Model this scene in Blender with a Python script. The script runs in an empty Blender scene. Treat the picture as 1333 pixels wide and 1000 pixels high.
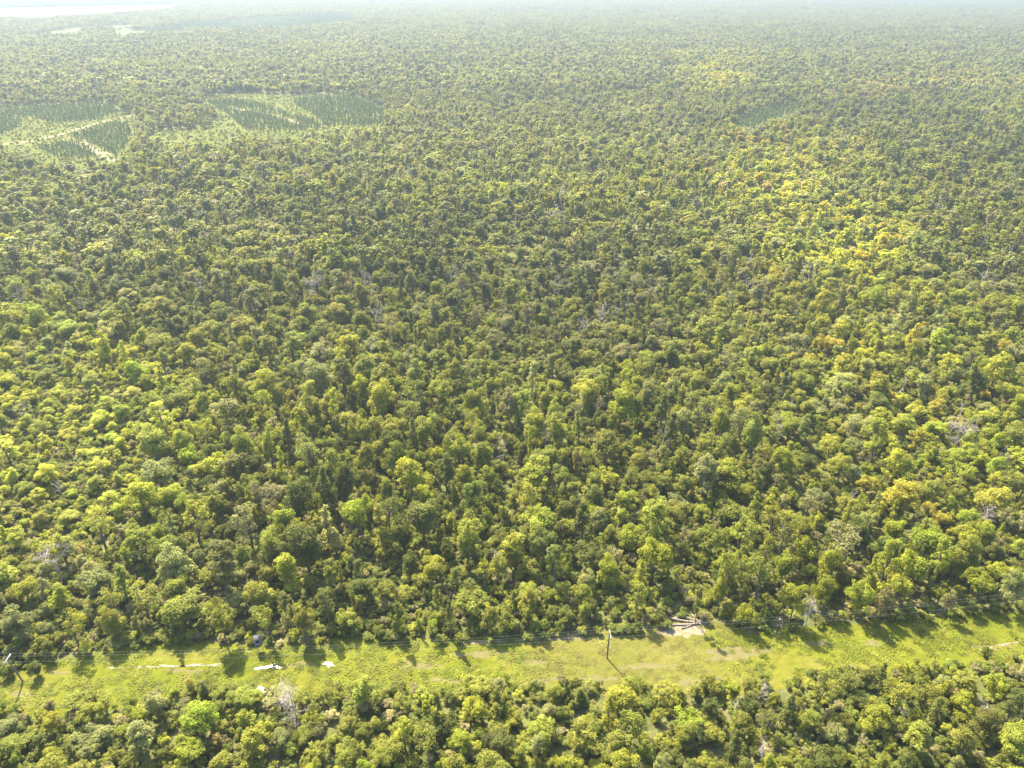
import bpy, math, random
import numpy as np
from mathutils import Vector, Matrix, Euler

SEED = 7
rng = np.random.default_rng(SEED)
random.seed(SEED)
sc = bpy.context.scene
COL = sc.collection
R = math.radians

# ------------------------------------------------------------------ camera
H = 120.0
F = 1014.0
PITCH = R(27.6)
CP, SP = math.cos(PITCH), math.sin(PITCH)
cam_d = bpy.data.cameras.new('camera')
cam_d.sensor_width = 36.0
cam_d.lens = 36.0 * F / 1333.0
cam_d.clip_end = 60000.0
cam = bpy.data.objects.new('camera', cam_d)
cam.location = (0, 0, H)
cam.rotation_euler = (R(90) - PITCH, 0, 0)
COL.objects.link(cam)
sc.camera = cam


def g(px, py, z=0.0):
    """where a sight line of the photograph meets the height z"""
    dx, dy, dz = px - 666.5, F * CP - (py - 500) * SP, F * SP + (py - 500) * CP
    t = (H - z) / dz
    return (dx * t, dy * t, z)


def proj(x, y, z=0.0):
    x, y = np.asarray(x, float), np.asarray(y, float)
    d = H - z
    zc = y * CP + d * SP
    yc = d * CP - y * SP
    return 666.5 + F * x / zc, 500 + F * yc / zc


# ------------------------------------------------------------------ light
SUN_AZ, SUN_EL = R(-29), R(49)
sd = Vector((math.sin(SUN_AZ) * math.cos(SUN_EL), math.cos(SUN_AZ) * math.cos(SUN_EL), math.sin(SUN_EL)))
sun_d = bpy.data.lights.new('sun', 'SUN')
sun_d.energy = 5.0
sun_d.angle = R(0.5)
sun_d.color = (1.0, 0.90, 0.69)
sun = bpy.data.objects.new('sun', sun_d)
sun.rotation_euler = sd.to_track_quat('Z', 'Y').to_euler()
sun.location = (0, 0, 300)
COL.objects.link(sun)
world = bpy.data.worlds.new('World')
sc.world = world
world.use_nodes = True
wn = world.node_tree
wn.nodes.clear()
sky = wn.nodes.new('ShaderNodeTexSky')
sky.sky_type = 'NISHITA'
sky.sun_disc = False
sky.sun_elevation = SUN_EL
sky.sun_rotation = SUN_AZ
sky.dust_density = 2.0
bg = wn.nodes.new('ShaderNodeBackground')
bg.inputs['Strength'].default_value = 0.13
wo = wn.nodes.new('ShaderNodeOutputWorld')
wn.links.new(sky.outputs[0], bg.inputs['Color'])
wn.links.new(bg.outputs[0], wo.inputs['Surface'])
sc.view_settings.view_transform = 'Standard'
sc.view_settings.look = 'None'
sc.view_settings.exposure = 1.92
sc.view_settings.gamma = 1.0
sc.render.engine = 'CYCLES'
cy = sc.cycles
cy.max_bounces = 5
cy.diffuse_bounces = 4
cy.glossy_bounces = 2
cy.transmission_bounces = 3
cy.volume_bounces = 0
cy.sample_clamp_indirect = 4.0


# ------------------------------------------------------------------ materials
class NT:
    def __init__(self, name):
        self.m = bpy.data.materials.new(name)
        self.m.use_nodes = True
        self.t = self.m.node_tree
        self.t.nodes.clear()
        self.out = self.n('ShaderNodeOutputMaterial')

    def n(self, typ, **kw):
        nd = self.t.nodes.new(typ)
        for k, v in kw.items():
            setattr(nd, k, v)
        return nd

    def l(self, a, b):
        self.t.links.new(a, b)

    def val(self, v):
        nd = self.n('ShaderNodeValue')
        nd.outputs[0].default_value = v
        return nd.outputs[0]

    def rgb(self, c):
        nd = self.n('ShaderNodeRGB')
        nd.outputs[0].default_value = (*c, 1)
        return nd.outputs[0]

    def mix(self, f, a, b, blend='MIX'):
        nd = self.n('ShaderNodeMix', data_type='RGBA', blend_type=blend)
        for s, v in ((nd.inputs[0], f), (nd.inputs[6], a), (nd.inputs[7], b)):
            if isinstance(v, (int, float)):
                s.default_value = v
            elif isinstance(v, tuple):
                s.default_value = (*v, 1)
            else:
                self.l(v, s)
        return nd.outputs[2]

    def math(self, op, a, b=0.0, clamp=False):
        nd = self.n('ShaderNodeMath', operation=op, use_clamp=clamp)
        for s, v in ((nd.inputs[0], a), (nd.inputs[1], b)):
            if isinstance(v, (int, float)):
                s.default_value = v
            else:
                self.l(v, s)
        return nd.outputs[0]

    def pos(self):
        return self.n('ShaderNodeNewGeometry').outputs['Position']

    def noise(self, scale, detail=4.0, rough=0.55, vec=None):
        nd = self.n('ShaderNodeTexNoise')
        nd.inputs['Scale'].default_value = scale
        nd.inputs['Detail'].default_value = detail
        nd.inputs['Roughness'].default_value = rough
        self.l(vec if vec is not None else self.pos(), nd.inputs['Vector'])
        return nd.outputs['Fac']

    def ramp(self, f, stops):
        nd = self.n('ShaderNodeValToRGB')
        e = nd.color_ramp.elements
        while len(e) < len(stops):
            e.new(0.5)
        for el, (p, c) in zip(e, stops):
            el.position = p
            el.color = (*c, 1) if isinstance(c, tuple) else (c, c, c, 1)
        self.l(f, nd.inputs[0])
        return nd.outputs[0]

    def bump(self, h, strength, dist):
        nd = self.n('ShaderNodeBump')
        nd.inputs['Strength'].default_value = strength
        nd.inputs['Distance'].default_value = dist
        self.l(h, nd.inputs['Height'])
        return nd.outputs[0]

    def principled(self, color, rough=0.8, spec=0.3, metallic=0.0, normal=None):
        p = self.n('ShaderNodeBsdfPrincipled')
        if isinstance(color, tuple):
            p.inputs['Base Color'].default_value = (*color, 1)
        else:
            self.l(color, p.inputs['Base Color'])
        p.inputs['Roughness'].default_value = rough
        p.inputs['Specular IOR Level'].default_value = spec
        p.inputs['Metallic'].default_value = metallic
        if normal is not None:
            self.l(normal, p.inputs['Normal'])
        return p.outputs[0]

    def surf(self, s):
        self.l(s, self.out.inputs['Surface'])
        return self.m


def leaf_material():
    k = NT('leaves')
    tint = k.n('ShaderNodeAttribute', attribute_type='INSTANCER', attribute_name='tint').outputs['Color']
    tone = k.n('ShaderNodeAttribute', attribute_type='GEOMETRY', attribute_name='tone').outputs['Fac']
    gain = k.math('MULTIPLY_ADD', tone, 0.95)
    gain.node.inputs[2].default_value = 0.52
    vm = k.n('ShaderNodeVectorMath', operation='SCALE')
    k.l(tint, vm.inputs[0])
    k.l(gain, vm.inputs['Scale'])
    base = vm.outputs[0]
    p = k.principled(base, 0.6, 0.2)
    tr = k.n('ShaderNodeBsdfTranslucent')
    k.l(k.mix(1.0, base, (1.3, 1.25, 0.4), 'MULTIPLY'), tr.inputs['Color'])
    mx = k.n('ShaderNodeMixShader')
    mx.inputs[0].default_value = 0.48
    k.l(p, mx.inputs[1])
    k.l(tr.outputs[0], mx.inputs[2])
    return k.surf(mx.outputs[0])


M = {}
M['leaf'] = leaf_material()
k = NT('bark')
M['bark'] = k.surf(k.principled(k.ramp(k.noise(1.7), [(0.3, (0.07, 0.055, 0.042)), (0.7, (0.19, 0.16, 0.13))]), 0.9, 0.2))
k = NT('dead_wood')
M['dead'] = k.surf(k.principled(k.ramp(k.noise(1.2), [(0.3, (0.26, 0.22, 0.19)), (0.7, (0.50, 0.45, 0.41))]), 0.85, 0.2))
k = NT('log_wood')
M['log'] = k.surf(k.principled(k.ramp(k.noise(2.2), [(0.3, (0.17, 0.135, 0.10)), (0.7, (0.38, 0.32, 0.26))]), 0.9, 0.15))
k = NT('pole_wood')
M['pole'] = k.surf(k.principled(k.ramp(k.noise(3.0), [(0.3, (0.07, 0.055, 0.045)), (0.7, (0.16, 0.13, 0.11))]), 0.85, 0.2))
k = NT('weathered_crossarm')
M['arm'] = k.surf(k.principled(k.ramp(k.noise(5.0), [(0.3, (0.55, 0.53, 0.50)), (0.7, (0.75, 0.73, 0.70))]), 0.7, 0.3))
k = NT('porcelain')
M['porcelain'] = k.surf(k.principled((0.75, 0.76, 0.76), 0.2, 0.5))
k = NT('wire_metal')
M['wire'] = k.surf(k.principled((0.34, 0.36, 0.34), 0.65, 0.3))
k = NT('stand_panel')
M['panel'] = k.surf(k.principled(k.ramp(k.noise(4.0), [(0.3, (0.15, 0.16, 0.18)), (0.7, (0.22, 0.23, 0.26))]), 0.6, 0.3))
k = NT('stand_roofing')
M['roofing'] = k.surf(k.principled(k.ramp(k.noise(6.0), [(0.3, (0.06, 0.06, 0.065)), (0.7, (0.11, 0.11, 0.12))]), 0.8, 0.2))
k = NT('white_paint')
M['white'] = k.surf(k.principled((0.8, 0.8, 0.78), 0.5, 0.4))

# forest floor: leaf litter, low herbs and dry brush
k = NT('forest_floor')
n1, n2, n3 = k.noise(0.035, 5), k.noise(0.6, 6, 0.65), k.noise(0.004, 4)
c = k.ramp(n1, [(0.35, (0.06, 0.075, 0.02)), (0.52, (0.11, 0.115, 0.036)), (0.68, (0.18, 0.165, 0.075))])
c = k.mix(1.0, c, k.ramp(n2, [(0.3, 0.55), (0.7, 1.35)]), 'MULTIPLY')
M['ground'] = k.surf(k.principled(c, 0.95, 0.1, normal=k.bump(n2, 0.6, 0.5)))

# mown grass of the strip: lime, yellow and straw patches
k = NT('strip_grass')
n1, n2, n3 = k.noise(0.07, 5, 0.6), k.noise(0.55, 6, 0.7), k.noise(3.0, 4, 0.7)
sx = k.n('ShaderNodeSeparateXYZ')
k.l(k.pos(), sx.inputs[0])
# the dry part lies round the middle pole and the log pile
dx = k.math('DIVIDE', k.math('SUBTRACT', sx.outputs[0], 24.0), 26.0)
dry = k.math('SUBTRACT', 1.0, k.math('MULTIPLY', dx, dx), clamp=True)
c = k.ramp(n1, [(0.32, (0.096, 0.116, 0.008)), (0.5, (0.130, 0.140, 0.011)), (0.68, (0.158, 0.146, 0.026))])
c2 = k.ramp(n1, [(0.3, (0.110, 0.116, 0.017)), (0.55, (0.142, 0.132, 0.031)), (0.75, (0.175, 0.147, 0.046))])
c = k.mix(dry, c, c2)
c = k.mix(1.0, c, k.ramp(n2, [(0.28, 0.75), (0.72, 1.2)]), 'MULTIPLY')
c = k.mix(k.ramp(k.noise(0.23, 5, 0.7), [(0.62, 0.0), (0.74, 0.85)]), c, (0.18, 0.15, 0.075))
M['strip'] = k.surf(k.principled(c, 0.95, 0.1, normal=k.bump(n2, 0.8, 0.5)))

k = NT('scrub_grass')
n1, n2 = k.noise(0.012, 5, 0.6), k.noise(0.12, 6, 0.7)
c = k.ramp(n1, [(0.3, (0.072, 0.088, 0.009)), (0.5, (0.098, 0.110, 0.012)), (0.7, (0.125, 0.116, 0.022))])
c = k.mix(1.0, c, k.ramp(n2, [(0.3, 0.7), (0.7, 1.25)]), 'MULTIPLY')
M['scrub'] = k.surf(k.principled(c, 0.95, 0.1))
k = NT('hay_field')
c = k.ramp(k.noise(0.01, 4), [(0.3, (0.08, 0.11, 0.03)), (0.7, (0.13, 0.145, 0.05))])
M['field'] = k.surf(k.principled(c, 0.95, 0.1))
k = NT('sand')
n2 = k.noise(0.9, 5, 0.7)
M['sand'] = k.surf(k.principled(k.ramp(n2, [(0.3, (0.14, 0.12, 0.065)), (0.55, (0.23, 0.19, 0.125)), (0.75, (0.32, 0.27, 0.20))]), 0.95, 0.1, normal=k.bump(n2, 0.5, 0.2)))
k = NT('track_sand')
M['track'] = k.surf(k.principled(k.ramp(k.noise(0.15, 4), [(0.3, (0.17, 0.145, 0.08)), (0.7, (0.26, 0.22, 0.13))]), 0.95, 0.1))
k = NT('grey_mud')
M['mud'] = k.surf(k.principled(k.ramp(k.noise(1.2, 5, 0.7), [(0.3, (0.15, 0.14, 0.09)), (0.7, (0.30, 0.28, 0.23))]), 0.9, 0.1))
k = NT('dry_litter')
n2 = k.noise(0.8, 5, 0.7)
M['dry'] = k.surf(k.principled(k.ramp(n2, [(0.3, (0.115, 0.110, 0.028)), (0.55, (0.145, 0.128, 0.055)), (0.75, (0.195, 0.165, 0.085))]), 0.95, 0.1, normal=k.bump(n2, 0.5, 0.2)))
k = NT('puddle_water')
M['puddle'] = k.surf(k.principled((0.05, 0.05, 0.045), 0.22, 0.5, normal=k.bump(k.noise(5.0, 3), 0.35, 0.05)))
k = NT('lake_water')
M['lake'] = k.surf(k.principled((0.06, 0.08, 0.09), 0.42, 0.5, normal=k.bump(k.noise(0.05, 4), 0.4, 1.0)))


# ------------------------------------------------------------------ mesh helpers (all quads, numpy)
class Quads:
    def __init__(self):
        self.v, self.f, self.mi, self.tn, self.nv = [], [], [], [], 0

    def add(self, V, Fc, mat=0, tone=None):
        V = np.asarray(V, float).reshape(-1, 3)
        Fc = np.asarray(Fc, int).reshape(-1, 4)
        self.v.append(V)
        self.f.append(Fc + self.nv)
        self.mi.append(np.full(len(Fc), mat, int))
        self.tn.append(np.full(len(Fc), 0.5) if tone is None else np.asarray(tone, float))
        self.nv += len(V)

    def leaves(self, P, mat=0, tone=None):
        """P: n x 4 x 3 corners"""
        n = len(P)
        self.add(P.reshape(-1, 3), np.arange(4 * n).reshape(n, 4), mat, tone)

    def tube(self, pts, rad, sides=6, mat=0):
        pts = [Vector(p) for p in pts]
        V, Fc = [], []
        for i, p in enumerate(pts):
            d = (pts[min(i + 1, len(pts) - 1)] - pts[max(i - 1, 0)]).normalized()
            a = d.orthogonal().normalized() if abs(d.z) > 0.9 else d.cross(Vector((0, 0, 1))).normalized()
            b = d.cross(a)
            for s in range(sides):
                t = 2 * math.pi * s / sides
                V.append(p + (a * math.cos(t) + b * math.sin(t)) * rad[i])
        for i in range(len(pts) - 1):
            for s in range(sides):
                s2 = (s + 1) % sides
                Fc.append((i * sides + s, i * sides + s2, (i + 1) * sides + s2, (i + 1) * sides + s))
        # caps
        for base in (0, (len(pts) - 1) * sides):
            for s in range(1, sides - 1, 2):
                Fc.append((base, base + s, base + s + 1, base + min(s + 2, sides - 1) if s + 2 <= sides - 1 else base + s + 1))
        Fc = [f for f in Fc if len(set(f)) == 4]
        self.add([tuple(v) for v in V], Fc, mat)

    def box(self, c, s, rot=None, mat=0):
        x, y, z = s[0] / 2, s[1] / 2, s[2] / 2
        V = [Vector(p) for p in ((-x, -y, -z), (x, -y, -z), (x, y, -z), (-x, y, -z), (-x, -y, z), (x, -y, z), (x, y, z), (-x, y, z))]
        if rot is not None:
            V = [rot @ v for v in V]
        V = [tuple(v + Vector(c)) for v in V]
        self.add(V, [(0, 3, 2, 1), (4, 5, 6, 7), (0, 1, 5, 4), (1, 2, 6, 5), (2, 3, 7, 6), (3, 0, 4, 7)], mat)

    def mesh(self, name, mats, smooth=False):
        V, Fc = np.concatenate(self.v), np.concatenate(self.f)
        me = bpy.data.meshes.new(name)
        me.vertices.add(len(V))
        me.vertices.foreach_set('co', V.astype(np.float32).ravel())
        me.loops.add(len(Fc) * 4)
        me.loops.foreach_set('vertex_index', Fc.astype(np.int32).ravel())
        me.polygons.add(len(Fc))
        me.polygons.foreach_set('loop_start', np.arange(0, len(Fc) * 4, 4, dtype=np.int32))
        me.polygons.foreach_set('material_index', np.concatenate(self.mi).astype(np.int32))
        a = me.attributes.new('tone', 'FLOAT', 'FACE')
        a.data.foreach_set('value', np.concatenate(self.tn).astype(np.float32))
        for m in mats:
            me.materials.append(m)
        me.update(calc_edges=True)
        if smooth:
            me.shade_smooth()
        return me


def link(name, me, parent=None, loc=(0, 0, 0)):
    o = bpy.data.objects.new(name, me)
    o.location = loc
    if parent is not None:
        o.parent = parent
    COL.objects.link(o)
    return o


def tag(o, label=None, cat=None, group=None, kind=None):
    for a, b in (('label', label), ('category', cat), ('group', group), ('kind', kind)):
        if b:
            o[a] = b
    return o


def empty(name, loc, rz=0.0):
    o = bpy.data.objects.new(name, None)
    o.location = loc
    o.rotation_euler = (0, 0, rz)
    o.empty_display_size = 0.5
    COL.objects.link(o)
    return o


# ------------------------------------------------------------------ tree shapes
def unit(n, r):
    v = r.normal(size=(n, 3))
    return v / np.linalg.norm(v, axis=1, keepdims=True)


def leaf_faces(P, N, size, r):
    """irregular four-cornered leaf sprays at P, facing roughly N"""
    n = len(P)
    N = N / np.linalg.norm(N, axis=1, keepdims=True)
    A = np.cross(N, unit(n, r))
    A /= np.linalg.norm(A, axis=1, keepdims=True) + 1e-9
    B = np.cross(N, A)
    s = size * r.uniform(0.55, 1.3, (n, 1))
    e = s * r.uniform(0.45, 0.8, (n, 1))
    bend = N * s * r.uniform(-0.35, 0.35, (n, 1))
    return np.stack([P - A * s, P - B * e + bend, P + A * s * r.uniform(0.7, 1.1, (n, 1)), P + B * e * r.uniform(0.7, 1.1, (n, 1)) + bend], axis=1)


def clumps_to_leaves(C, rad, per, size, r, up=0.35):
    """leaves spread over the skin of each clump; tone varies by clump and by leaf"""
    P, N, T = [], [], []
    for c, rc in zip(C, rad):
        n = max(5, int(per * rc * rc))
        d = unit(n, r)
        d[:, 2] = np.where((d[:, 2] < -0.25) & (r.random(n) < 0.6), -d[:, 2], d[:, 2])
        rr = rc * r.uniform(0.55, 1.12, (n, 1)) * np.array([1, 1, 0.8])
        P.append(c + d * rr)
        nn = d * 0.8 + unit(n, r) * 0.75
        nn[:, 2] += up + 0.3
        N.append(nn)
        T.append(np.clip(r.normal(0.5, 0.13) + r.normal(0, 0.12, n), 0, 1))
    P, N, T = np.concatenate(P), np.concatenate(N), np.concatenate(T)
    return leaf_faces(P, N, size, r), T


def tree_shape(form, seed, leaf, dens):
    """(crown Quads, trunk Quads); nominal size: crown 6 m across, height by form"""
    r = np.random.default_rng(seed)
    crown, trunk = Quads(), Quads()
    per = dens / (leaf * leaf)
    if form in ('round', 'spreading', 'upright', 'bushy', 'sparse'):
        h, a, b, base = {'round': (8.6, 2.9, 3.6, 2.6), 'spreading': (7.6, 3.3, 2.5, 3.2), 'upright': (10.5, 2.1, 4.7, 2.2),
                         'bushy': (5.0, 2.8, 2.3, 0.5), 'sparse': (9.0, 2.6, 3.4, 2.6)}[form]
        zc = h - b
        nc = {'round': 40, 'spreading': 38, 'upright': 40, 'bushy': 34, 'sparse': 24}[form]
        d = unit(nc, r)
        d[:, 2] = np.where((d[:, 2] < -0.3) & (r.random(nc) < 0.5), -d[:, 2], d[:, 2])
        # a lopsided outline: the radius swings with the direction
        ph = r.uniform(0, 6.28, 3)
        az = np.arctan2(d[:, 1], d[:, 0])
        lop = 1 + 0.26 * np.sin(az + ph[0]) + 0.20 * np.sin(2 * az + ph[1]) + 0.08 * np.sin(3 * az + ph[2])
        k = r.uniform(0.45, 0.86, nc) * lop
        C = np.stack([d[:, 0] * a * k, d[:, 1] * a * k, zc + d[:, 2] * b * k], axis=1)
        rad = r.uniform(0.45, 1.3, nc) * (0.33 * min(a, b) if form != 'sparse' else 0.30 * a)
        C[:, 2] = np.maximum(C[:, 2], rad * 0.6 + 0.15)
        if form in ('round', 'bushy', 'upright', 'spreading'):    # a fuller inside
            C = np.concatenate([C, np.array([[0, 0, zc], [0, 0, zc + 0.3 * b], [0, 0, zc - 0.35 * b]])])
            rad = np.concatenate([rad, np.array([0.5, 0.45, 0.4]) * min(a, b) * 1.1])
        L, T = clumps_to_leaves(C, rad, per * (0.5 if form == 'sparse' else 1.0), leaf, r)
        crown.leaves(L, 0, T)
        lean = Vector((r.normal(0, 0.25), r.normal(0, 0.25), 0))
        top = Vector((0, 0, zc + 0.25 * b))
        r0 = 0.045 * h ** 0.9 * 0.5 + 0.05
        mid = top * 0.5 + lean
        trunk.tube([(0, 0, -0.3), (lean.x * 0.4, lean.y * 0.4, h * 0.15), mid, top], [r0 * 1.3, r0, r0 * 0.75, r0 * 0.3], 7)
        for i in r.permutation(nc)[:12 if form == 'sparse' else 8]:
            t = r.uniform(0.3, 0.8)
            s = Vector((0, 0, 0)).lerp(mid, t * 2) if t < 0.5 else mid.lerp(top, t * 2 - 1)
            e = Vector(C[i])
            m = s.lerp(e, 0.5) + Vector((0, 0, -0.25))
            trunk.tube([s, m, e], [r0 * 0.5, r0 * 0.3, r0 * 0.1], 5)
            if form == 'sparse':
                for q in range(5):
                    dv = Vector(unit(1, r)[0]) * r.uniform(0.6, 1.4)
                    dv.z = abs(dv.z)
                    p0 = m.lerp(e, r.uniform(0.2, 1))
                    trunk.tube([p0, p0 + dv], [r0 * 0.12, r0 * 0.05], 4)
    elif form == 'pine':                                           # tall bare stem, ragged flat tufts above
        h = 13.0
        lean = (r.normal(0, 0.3), r.normal(0, 0.3))
        trunk.tube([(0, 0, -0.3), (lean[0] * 0.3, lean[1] * 0.3, h * 0.4), (lean[0], lean[1], h * 0.97)], [0.24, 0.17, 0.05], 7)
        C, rad = [], []
        for i in range(26):
            t = r.uniform(0.42, 1.0)
            w = 2.5 * (1.05 - t) ** 0.6 + 0.3
            an = r.uniform(0, 6.28)
            rr = w * r.uniform(0.45, 1.0)
            c = np.array([lean[0] * t + rr * math.cos(an), lean[1] * t + rr * math.sin(an), h * t + r.uniform(-0.2, 0.3)])
            C.append(c)
            rad.append(r.uniform(0.5, 0.95))
            if i % 2 == 0:
                trunk.tube([(lean[0] * t, lean[1] * t, h * t - 0.5), tuple(c)], [0.06, 0.02], 4)
        L, T = clumps_to_leaves(np.array(C), np.array(rad), per * 0.9, leaf, r, 0.5)
        crown.leaves(L, 0, T)
    elif form == 'conical':                                        # narrow dense conifer
        h = 9.5
        trunk.tube([(0, 0, -0.3), (0, 0, h * 0.5), (0, 0, h * 0.96)], [0.2, 0.12, 0.03], 6)
        C, rad = [], []
        for i in range(34):
            t = r.uniform(0.08, 1.0) ** 0.8
            w = 1.75 * (1.0 - t) ** 0.75
            an = r.uniform(0, 6.28)
            rr = w * r.uniform(0.35, 0.95)
            C.append([rr * math.cos(an), rr * math.sin(an), h * t])
            rad.append(0.32 + 0.42 * (1 - t) * r.uniform(0.7, 1.3))
        L, T = clumps_to_leaves(np.array(C), np.array(rad), per * 1.1, leaf, r, 0.15)
        crown.leaves(L, 0, T)
    return crown, trunk


def dead_shape(seed, h=9.0, spread=0.75, lean=0.0, dense=1.0):
    """a leafless tree: trunk, limbs, branches, twigs"""
    r = np.random.default_rng(seed)
    q = Quads()

    def grow(p, d, L, rad, lev):
        pts, rr = [p], [rad]
        n = 4 if lev < 2 else 3
        for i in range(n):
            d = (d + Vector(unit(1, r)[0]) * (0.16 + 0.08 * lev)).normalized()
            p = p + d * (L / n)
            pts.append(p)
            rr.append(max(rad * (1 - 0.8 * (i + 1) / n), 0.016))
        q.tube(pts, rr, 6 if lev == 0 else 4)
        if lev >= 3:
            return
        kids = int((9, 6, 4)[lev] * dense)
        for j in range(kids):
            t = r.uniform(0.3 if lev == 0 else 0.15, 1.0)
            i = min(int(t * n), n - 1)
            s = pts[i].lerp(pts[i + 1], t * n - i)
            side = Vector(unit(1, r)[0])
            side.z = side.z * 0.5 + 0.15
            nd = (d * (1 - spread) + side.normalized() * spread).normalized()
            grow(s, nd, L * r.uniform(0.38, 0.62) * (1.15 - 0.5 * t), rr[i] * 0.55, lev + 1)

    grow(Vector((0, 0, -0.3)), Vector((lean, 0, 1)).normalized(), h, 0.022 * h + 0.04, 0)
    return q


PAL = {  # leaf colours
    'olive': (0.262, 0.272, 0.040),
    'yellow-green': (0.308, 0.322, 0.030),
    'lime-green': (0.292, 0.330, 0.030),
    'dark green': (0.142, 0.160, 0.028),
    'mid-green': (0.230, 0.250, 0.032),
    'grey-green': (0.272, 0.283, 0.090),
    'straw-brown': (0.290, 0.278, 0.110),
    'golden': (0.365, 0.320, 0.036),
    'rusty': (0.330, 0.270, 0.080),
}
PN = list(PAL)
PV = np.array([PAL[n] for n in PN])
BASE_W = dict(zip(PN, (0.33, 0.13, 0.07, 0.11, 0.17, 0.15, 0.04, 0.005, 0.001)))
REGIONS = [  # (px, py, rx, ry, strength, weights): how the wood changes colour from place to place
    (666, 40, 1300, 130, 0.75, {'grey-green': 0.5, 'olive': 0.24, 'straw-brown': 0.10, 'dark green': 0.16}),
    (40, 590, 190, 150, 0.85, {'lime-green': 0.4, 'yellow-green': 0.3, 'mid-green': 0.2, 'olive': 0.1}),
    (170, 478, 90, 30, 0.8, {'lime-green': 0.45, 'yellow-green': 0.4, 'golden': 0.1}),
    (55, 392, 45, 18, 0.7, {'yellow-green': 0.7, 'grey-green': 0.3}),
    (160, 330, 240, 90, 0.65, {'grey-green': 0.55, 'olive': 0.25, 'dark green': 0.15, 'straw-brown': 0.05}),
    (620, 350, 260, 70, 0.55, {'dark green': 0.4, 'mid-green': 0.25, 'olive': 0.2, 'yellow-green': 0.15}),
    (760, 420, 120, 60, 0.35, {'dark green': 0.35, 'straw-brown': 0.2, 'grey-green': 0.25, 'olive': 0.2}),
    (620, 600, 260, 130, 0.4, {'lime-green': 0.25, 'mid-green': 0.3, 'yellow-green': 0.2, 'olive': 0.25}),
    (1105, 338, 70, 40, 0.9, {'golden': 0.42, 'yellow-green': 0.45, 'olive': 0.13}),
    (1070, 385, 120, 60, 0.5, {'yellow-green': 0.5, 'golden': 0.2, 'olive': 0.3}),
    (1010, 262, 60, 32, 0.7, {'golden': 0.4, 'yellow-green': 0.35, 'olive': 0.22, 'rusty': 0.03}),
    (1060, 215, 60, 30, 0.6, {'golden': 0.3, 'yellow-green': 0.5, 'olive': 0.2}),
    (925, 112, 38, 18, 0.8, {'golden': 0.35, 'yellow-green': 0.65}),
    (960, 82, 150, 8, 0.6, {'yellow-green': 0.8, 'golden': 0.2}),
    (1000, 185, 60, 20, 0.5, {'yellow-green': 0.5, 'golden': 0.4, 'rusty': 0.1}),
    (1160, 470, 100, 60, 0.6, {'yellow-green': 0.55, 'golden': 0.25, 'grey-green': 0.2}),
    (1215, 570, 100, 60, 0.5, {'yellow-green': 0.5, 'golden': 0.25, 'lime-green': 0.25}),
    (1130, 130, 60, 10, 0.7, {'rusty': 0.6, 'olive': 0.4}),
    (1235, 112, 100, 14, 0.5, {'rusty': 0.5, 'grey-green': 0.3, 'olive': 0.2}),
    (1180, 430, 130, 60, 0.5, {'yellow-green': 0.4, 'lime-green': 0.2, 'golden': 0.15, 'grey-green': 0.25}),
    (1230, 620, 130, 70, 0.6, {'yellow-green': 0.4, 'golden': 0.22, 'lime-green': 0.2, 'olive': 0.18}),
    (1260, 270, 160, 110, 0.4, {'dark green': 0.25, 'grey-green': 0.35, 'olive': 0.4}),
    (1100, 760, 240, 60, 0.45, {'yellow-green': 0.35, 'lime-green': 0.25, 'mid-green': 0.3, 'dark green': 0.1}),
    (350, 470, 220, 70, 0.35, {'grey-green': 0.3, 'olive': 0.4, 'dark green': 0.2, 'yellow-green': 0.1}),
    (670, 960, 700, 60, 0.45, {'yellow-green': 0.28, 'lime-green': 0.18, 'mid-green': 0.24, 'olive': 0.2, 'dark green': 0.1}),
]


LAT = np.random.default_rng(3).normal(size=(12, 64, 64))


def slow(x, y, size, layer):
    """smooth random field over the ground, features about size metres across"""
    u, v = np.asarray(x) / size, np.asarray(y) / size
    i, j = np.floor(u).astype(int), np.floor(v).astype(int)
    a, b = u - i, v - j
    a, b = a * a * (3 - 2 * a), b * b * (3 - 2 * b)
    L = LAT[layer]
    return (L[i % 64, j % 64] * (1 - a) * (1 - b) + L[(i + 1) % 64, j % 64] * a * (1 - b)
            + L[i % 64, (j + 1) % 64] * (1 - a) * b + L[(i + 1) % 64, (j + 1) % 64] * a * b)


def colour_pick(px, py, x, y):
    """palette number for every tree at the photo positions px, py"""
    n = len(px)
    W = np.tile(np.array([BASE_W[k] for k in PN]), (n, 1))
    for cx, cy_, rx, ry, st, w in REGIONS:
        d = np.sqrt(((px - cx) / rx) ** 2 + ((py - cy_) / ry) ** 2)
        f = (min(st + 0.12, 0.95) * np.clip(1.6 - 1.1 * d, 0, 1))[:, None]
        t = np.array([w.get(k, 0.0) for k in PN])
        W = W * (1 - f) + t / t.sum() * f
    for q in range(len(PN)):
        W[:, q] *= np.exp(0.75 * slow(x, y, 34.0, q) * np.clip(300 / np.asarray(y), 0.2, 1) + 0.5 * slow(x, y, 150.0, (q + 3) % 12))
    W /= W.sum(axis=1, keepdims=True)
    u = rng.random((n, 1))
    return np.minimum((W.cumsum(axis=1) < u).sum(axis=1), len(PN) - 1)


GAINS = [  # stands that are lighter or darker leaved as a whole
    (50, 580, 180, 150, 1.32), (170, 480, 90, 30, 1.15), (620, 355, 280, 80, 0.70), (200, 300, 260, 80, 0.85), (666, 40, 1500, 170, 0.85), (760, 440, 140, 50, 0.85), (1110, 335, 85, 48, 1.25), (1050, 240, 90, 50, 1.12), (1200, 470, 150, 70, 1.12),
    (1080, 400, 130, 60, 1.1), (1010, 265, 70, 35, 1.15), (930, 112, 60, 20, 1.2), (420, 640, 120, 60, 0.85), (1230, 620, 130, 70, 1.12), (1290, 300, 90, 90, 0.88),
    (560, 690, 160, 40, 1.1), (250, 700, 120, 40, 0.85), (900, 620, 150, 50, 0.9)]


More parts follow.
